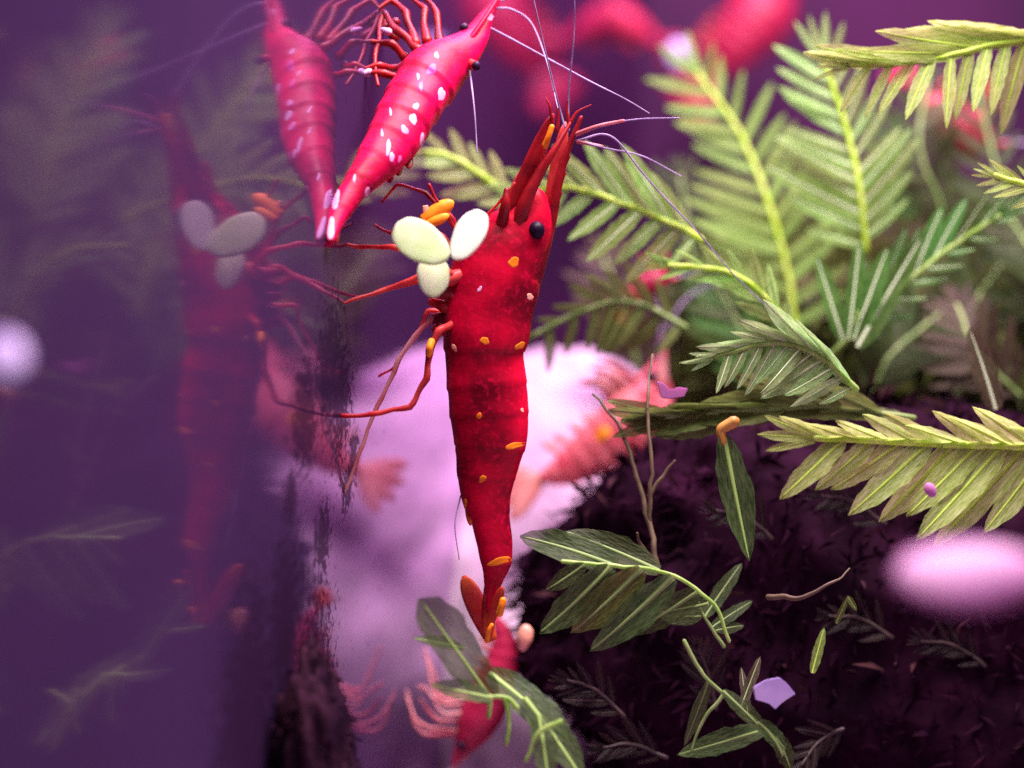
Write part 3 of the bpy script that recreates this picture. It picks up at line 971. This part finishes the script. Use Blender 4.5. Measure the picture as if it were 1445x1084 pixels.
# --- crimson shrimp above, seen from its back
DU = .0


def slope(u, v, d):
    """this shrimp leans away: its head lies deeper in the tank than its tail"""
    return (u, v, d + .1415 + .0125 * min(1.15, max(0, (345 - v) / 330)))


_at, _px = at, px


def at(u, v, d):
    return _at(*slope(u, v, d))


def px(p, d):
    return _px(p, d if d > .05 else .151)


root = empty('shrimp', at(570, 150, DU))
tag(root, 'bright crimson shrimp with lilac glints slanting down to the glass', 'shrimp', 'shrimp in the tank')
rg = [(708, -10, DU, 2.6, 2.6), (697, 6, DU, 6.9, 6.0), (684, 28, DU, 12.0, 10.3), (668, 56, DU, 20.6, 15.5), (648, 76, DU, 30.1, 22.4), (626, 92, DU, 38.7, 29.2), (605, 112, DU, 43.0, 34.4), (588, 136, DU, 42.1, 36.1), (574, 160, DU, 40.4, 36.1),
      (562, 184, DU, 38.7, 32.7), (547, 208, DU, 35.3, 29.2), (529, 232, DU, 29.2, 25.8), (511, 253, DU, 22.4, 21.5), (495, 274, DU, 18.1, 18.1), (480, 298, DU, 15.5, 14.6), (471, 318, DU, 11.2, 10.3), (466, 342, DU, 5.2, 5.2)]
bu = body_mesh('body', rg, M['shell_bright'], [.2, .40, .47, .54, .61, .69, .77, .88, 1.0], nr=130, ns=36, flare=.045)
bodyu = put('body', bu, root)
treeu = bvh_of(bu)
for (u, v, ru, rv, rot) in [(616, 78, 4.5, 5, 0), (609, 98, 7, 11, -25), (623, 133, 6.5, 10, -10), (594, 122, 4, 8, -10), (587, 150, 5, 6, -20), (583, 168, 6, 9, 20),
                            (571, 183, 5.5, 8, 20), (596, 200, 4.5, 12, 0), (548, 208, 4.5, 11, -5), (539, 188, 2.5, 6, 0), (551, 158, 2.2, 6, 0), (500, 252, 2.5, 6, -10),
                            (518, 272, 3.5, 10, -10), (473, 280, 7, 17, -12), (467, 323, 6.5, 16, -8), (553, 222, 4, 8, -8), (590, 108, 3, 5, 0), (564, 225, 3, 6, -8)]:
    patch('pale_glint_spot', treeu, u, v, ru * .8, rv * .95, rot, M['pinkspot' if (u * 7) % 3 else 'magenta_spot'], bodyu, lift=.42)  # glints of light painted as pale and magenta patches
tube('rostrum', [(655, 66, DU - .0006), (672, 44, DU - .001), (688, 20, DU - .0012), (707, -10, DU - .001)], 5, 3, M['shell_bright'], root)
blade('antennal_scale', (672, 62, DU), (690, 30, DU - .0002), 20, M['limb'], root, .4)
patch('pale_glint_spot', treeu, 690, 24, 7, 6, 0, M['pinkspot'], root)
eye(655, 40, DU - .0008, 7, root, [(664, 58, DU), (656, 42, DU - .0004)], smat='limb')
eye(672, 93, DU - .0006, 6.5, root, [(650, 82, DU), (663, 88, DU - .0003), (671, 92, DU - .0005)], smat='limb')
for p in ([(698, 10, DU), (720, 12, DU), (750, 32, DU), (775, 90, DU), (790, 152, DU)], [(690, 35, DU), (730, 55, DU), (800, 92, DU), (862, 128, DU), (918, 160, DU + .001)],
          [(664, 95, DU), (667, 140, DU), (672, 215, DU + .002)], [(705, 0, DU), (760, -20, DU)]):
    tube('antenna', p, 1.7, .8, M['antenna'], root, n=36, jitter=8, jf=.008)
for p in ([(590, 70, DU), (560, 40, DU), (537, 20, DU + .001), (533, 70, DU), (534, 120, DU)], [(585, 60, DU), (575, 20, DU), (548, 5, DU), (520, 22, DU)],
          [(600, 60, DU), (600, 15, DU), (570, -8, DU)], [(575, 80, DU + .001), (550, 58, DU), (515, 63, DU), (480, 70, DU)], [(570, 95, DU + .002), (540, 90, DU), (490, 104, DU)],
          [(620, 60, DU), (615, 20, DU), (590, -10, DU)], [(570, 110, DU + .001), (545, 100, DU), (505, 106, DU), (485, 108, DU)], [(560, 30, DU + .002), (540, 40, DU + .002), (490, 45, DU + .001)],
          [(555, 50, DU + .002), (530, 10, DU + .003), (545, -15, DU + .003)]):
    tube('leg', p, 6, 2, M['limb_dark'], root, n=30, jitter=8, bulge=.35, jf=.03, sharp=True)
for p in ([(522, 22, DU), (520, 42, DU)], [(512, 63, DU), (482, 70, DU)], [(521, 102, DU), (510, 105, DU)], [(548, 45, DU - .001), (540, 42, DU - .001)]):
    tube('leg_glint', p, 6, 4, M['pinkspot'], root)  # painted glints along the legs
for (u, v) in [(548, 225), (560, 215), (575, 205)]:
    blade('swimmeret', (u, v, DU + .001), (u + 2, v + 32, DU + .001), 18, M['limb_dark'], root, .3)
blade('uropod', (472, 305, DU), (462, 348, DU), 14, M['shell_bright'], root, .4)
blade('uropod', (476, 305, DU), (474, 344, DU + .0005), 12, M['limb_dark'], root, .4)


at, px = _at, _px

# --- other shrimp, built from a spine with the same parts
def shrimp(label, spine, wpx, mat, legmat, tailmat, dorsal, spots=(), legs=6, ant=2, leglen=1.6, fan=1.0):
    """spine tail -> head in (u, v, d); dorsal = +1 if the back is left of the tail-to-head direction"""
    d = spine[0][2]
    root = empty('shrimp', at(*spine[len(spine) // 2]))
    tag(root, label, 'shrimp', 'shrimp in the tank')
    prof = [.16, .34, .52, .68, .82, .92, 1.0, 1.06, 1.0, .78, .42, .12]
    sp = spline(spine, len(prof) - 1)
    bmsh = body_mesh('body', [(p[0], p[1], p[2], wpx * k, wpx * k * .8) for p, k in zip(sp, prof)], M[mat],
                     [0, .12, .22, .31, .40, .49, .58, .9], nr=80, ns=26, flare=.08)
    bo = put('body', bmsh, root)
    fine = spline(spine, 60)

    def fr(t):
        i = min(int(t * 60), 59)
        a, b = fine[i], fine[i + 1]
        tx, ty = b[0] - a[0], b[1] - a[1]
        l = math.hypot(tx, ty) or 1
        tx, ty = tx / l, ty / l
        return a, (tx, ty), (-ty * -dorsal, tx * -dorsal)      # point, tangent, ventral direction
    for k in range(legs):
        t = .60 + .28 * k / max(1, legs - 1)
        p, T, Vn = fr(t)
        lx = wpx * leglen * random.uniform(.8, 1.2)
        back = random.uniform(-.5, .3)
        pts = [(p[0] + Vn[0] * wpx * .5, p[1] + Vn[1] * wpx * .5, d),
               (p[0] + Vn[0] * (wpx + lx * .45) + T[0] * lx * .25, p[1] + Vn[1] * (wpx + lx * .45) + T[1] * lx * .25, d - .001 * (k % 2)),
               (p[0] + Vn[0] * (wpx + lx) + T[0] * lx * back, p[1] + Vn[1] * (wpx + lx) + T[1] * lx * back, d)]
        tube('leg', pts, wpx * .13, wpx * .05, M[legmat], root, jitter=4)
    for k in range(4):
        p, T, Vn = fr(.22 + .09 * k)
        b = (p[0] + Vn[0] * wpx * .5, p[1] + Vn[1] * wpx * .5, d)
        blade('swimmeret', b, (b[0] + Vn[0] * wpx * .7 - T[0] * wpx * .3, b[1] + Vn[1] * wpx * .7 - T[1] * wpx * .3, d), wpx * .4, M[legmat], root, .3)
    p, T, Vn = fr(.02)
    for a in (-35, -14, 8, 30):
        ca, sa = math.cos(math.radians(a)), math.sin(math.radians(a))
        dx, dy = -(T[0] * ca - T[1] * sa), -(T[0] * sa + T[1] * ca)
        blade('tail_lobe', (p[0], p[1], d), (p[0] + dx * wpx * 1.5 * fan, p[1] + dy * wpx * 1.5 * fan, d + .0004 * a / 14), wpx * .62 * fan, M[tailmat], root, .12, round_=.4)
    p, T, Vn = fr(.97)
    tube('rostrum', [(p[0] - T[0] * wpx * .6 - Vn[0] * wpx * .25, p[1] - T[1] * wpx * .6 - Vn[1] * wpx * .25, d), (p[0] + T[0] * wpx * .9, p[1] + T[1] * wpx * .9, d)], wpx * .25, wpx * .05, M[legmat], root)
    q, T, Vn = fr(.9)
    eye(q[0] + Vn[0] * wpx * .1, q[1] + Vn[1] * wpx * .1, d - px(wpx * .62, d), wpx * .2, root)
    for k in range(ant):
        tube('antenna', [(p[0], p[1], d), (p[0] + T[0] * wpx * 2 + (k - .5) * 30, p[1] + T[1] * wpx * 2, d), (p[0] + T[0] * wpx * 4 + (k - .5) * 130, p[1] + T[1] * wpx * 3.4 + k * 20, d)],
             wpx * .06, wpx * .03, M['antenna'], root)
    tr = bvh_of(bmsh)
    for (u, v, ru, rv, rot) in spots:
        patch('pigment_spot', tr, u, v, ru, rv, rot, M['orange'], bo)
    return root


shrimp('washed out pale red shrimp before the pale stone, tail towards the dark red shrimp',
       [(762, 676, .186), (800, 662, .186), (845, 632, .186), (885, 600, .186), (915, 560, .187), (930, 505, .188)], 44, 'shell_pale', 'antenna_red', 'tail_pale', 1,
       [(850, 612, 14, 9, 40)], leglen=1.0, fan=1.1)
shrimp('red shrimp low behind the foreground sprig with curled orange legs',
       [(700, 872, .171), (712, 905, .171), (705, 945, .171), (690, 985, .171), (668, 1030, .171), (640, 1080, .171)], 30, 'shell_wine', 'antenna_red', 'tailfan', -1,
       [(632, 1040, 8, 5, 30)], legs=7, leglen=2.3, fan=.8)
shrimp('strongly blurred crimson shrimp in the dark behind the two upright fronds',
       [(1000, 108, .300), (1025, 80, .300), (1055, 45, .300), (1085, 5, .300), (1115, -45, .300)], 44, 'shell_wine', 'limb', 'shell_wine', 1)
shrimp('blurred rose red shrimp half hidden under the hanging leaflets of the top frond',
       [(1290, 120, .198), (1315, 150, .198), (1345, 178, .198), (1375, 195, .198), (1410, 200, .198)], 34, 'shell_wine', 'limb', 'shell_wine', 1)
shrimp('small red shrimp peeping through leaves below the bright hanging frond',
       [(880, 440, .183), (895, 420, .183), (912, 405, .183), (930, 396, .183), (950, 392, .183)], 17, 'shell_wine', 'limb', 'tailfan', 1)
shrimp('faint magenta shrimp far off in the dark purple water',
       [(930, 60, .285), (900, 40, .285), (870, 25, .285), (835, 15, .285), (800, 10, .285)], 26, 'shell_wine', 'limb', 'shell_wine', 1)

# ------------------------------------------------------------------ duckweed and small floating scraps
def pad(name, cu, cv, d, ru, rv, rot, tilt, mat, parent, thick=.22, lean=0, flat=False):
    """a plump oval duckweed pad facing the camera, tilted"""
    bm = bmesh.new()
    bmesh.ops.create_uvsphere(bm, u_segments=28, v_segments=16, radius=1)
    R = Matrix.Rotation(math.radians(rot), 3, 'Y') @ Matrix.Rotation(math.radians(tilt), 3, 'Z') @ Matrix.Rotation(math.radians(-lean), 3, 'X')
    for x in bm.verts:
        c = x.co.copy()
        c.x *= 1 + .12 * c.z                     # slightly egg shaped
        if flat:
            c.y = math.copysign(abs(c.y) ** .55, c.y)
        q = Vector((c.x * px(ru, d), c.y * px(min(ru, rv), d) * thick, c.z * px(rv, d)))
        q *= 1 + .07 * noise.noise(c * 1.8 + Vector((cu, cv, 0)))
        x.co = at(cu, cv, d) + R @ q
    m = bpy.data.meshes.new(name); bm.to_mesh(m); bm.free()
    m.materials.append(M[mat])
    m.polygons.foreach_set("use_smooth", [True] * len(m.polygons))
    return put(name, m, parent)


DD = .1425
dk = tag(empty('duckweed', at(615, 370, DD)), 'pale green duckweed of three oval pads over the legs of the dark red shrimp', 'duckweed')
pad('pad', 594.5, 342, DD - .0006, 29, 46, -54, 10, 'duck', dk, .14, 14, True)
pad('pad', 661, 332, DD, 23, 41, 22, -18, 'duck_w', dk, .14, 14, True)
pad('pad', 611, 391, DD + .0003, 23.5, 31, 6, 8, 'duck', dk, .14, 20, True)

p1 = tag(empty('floating_blob', at(1345, 815, .092)), 'big blurred pink oval leaf floating before the driftwood', 'leaf')
pad('blob_body', 1368, 812, .092, 108, 62, -4, 8, 'pinkleaf', p1, .3, 48)
p2 = tag(empty('floating_blob', at(8, 505, .088)), 'blurred round lilac blob beside the side glass', 'leaf')
pad('blob_body', 4, 505, .088, 34, 48, 0, 8, 'lilac', p2, .4, 48)  # round lilac blob close to the camera
p3 = tag(empty('floating_blob', at(958, 78, .235)), 'blurred lilac highlight beside the blurred crimson shrimp', 'leaf')
pad('blob_body', 958, 78, .235, 20, 22, 0, 8, 'lilac', p3, .4)  # highlight built as a solid lilac blob


def chip(name, label, cat, pts, d, mat, th=6):
    c = at(sum(p[0] for p in pts) / len(pts), sum(p[1] for p in pts) / len(pts), d)
    r = tag(empty(name, c), label, cat)
    bm = bmesh.new()
    front = [bm.verts.new(at(u, v, d)) for u, v in pts]
    back = [bm.verts.new(at(u, v, d) + Vector((0, px(th, d), 0))) for u, v in pts]
    bm.faces.new(front); bm.faces.new(back[::-1])
    for i in range(len(pts)):
        j = (i + 1) % len(pts)
        bm.faces.new((front[i], back[i], back[j], front[j]))
    bmesh.ops.bevel(bm, geom=bm.edges[:], offset=px(1.2, d), segments=2, affect='EDGES')
    bmesh.ops.recalc_face_normals(bm, faces=bm.faces)
    m = bpy.data.meshes.new('chip_body'); bm.to_mesh(m); bm.free()
    m.materials.append(M[mat])
    put('fragment_body', m, r)
    return r


chip('shell_fragment', 'pale lilac angular fragment lying on the ragged sprig', 'fragment', [(1063, 970), (1080, 960), (1100, 956), (1112, 966), (1123, 980), (1104, 990), (1094, 1002), (1086, 992), (1066, 988)], .1445, 'lilac')
chip('shell_fragment', 'tiny pink v shaped scrap at the left of the glassy frond', 'fragment', [(926, 538), (936, 540), (946, 551), (957, 546), (971, 548), (966, 560), (948, 563), (933, 562)], .153, 'pinkleaf')
b_ = tag(empty('floating_bead', at(1313, 692, .1435)), 'tiny white bead sticking to the large yellow green frond', 'bead')
pad('bead_body', 1313, 692, .1435, 8, 11, -30, 0, 'pinkleaf', b_, .8)
b_ = tag(empty('floating_bead', at(740, 902, .162)), 'cream coloured pellet right of the tail of the dark red shrimp', 'bead')
pad('bead_body', 740, 900, .162, 11, 19, 12, 0, 'peach', b_, .8)
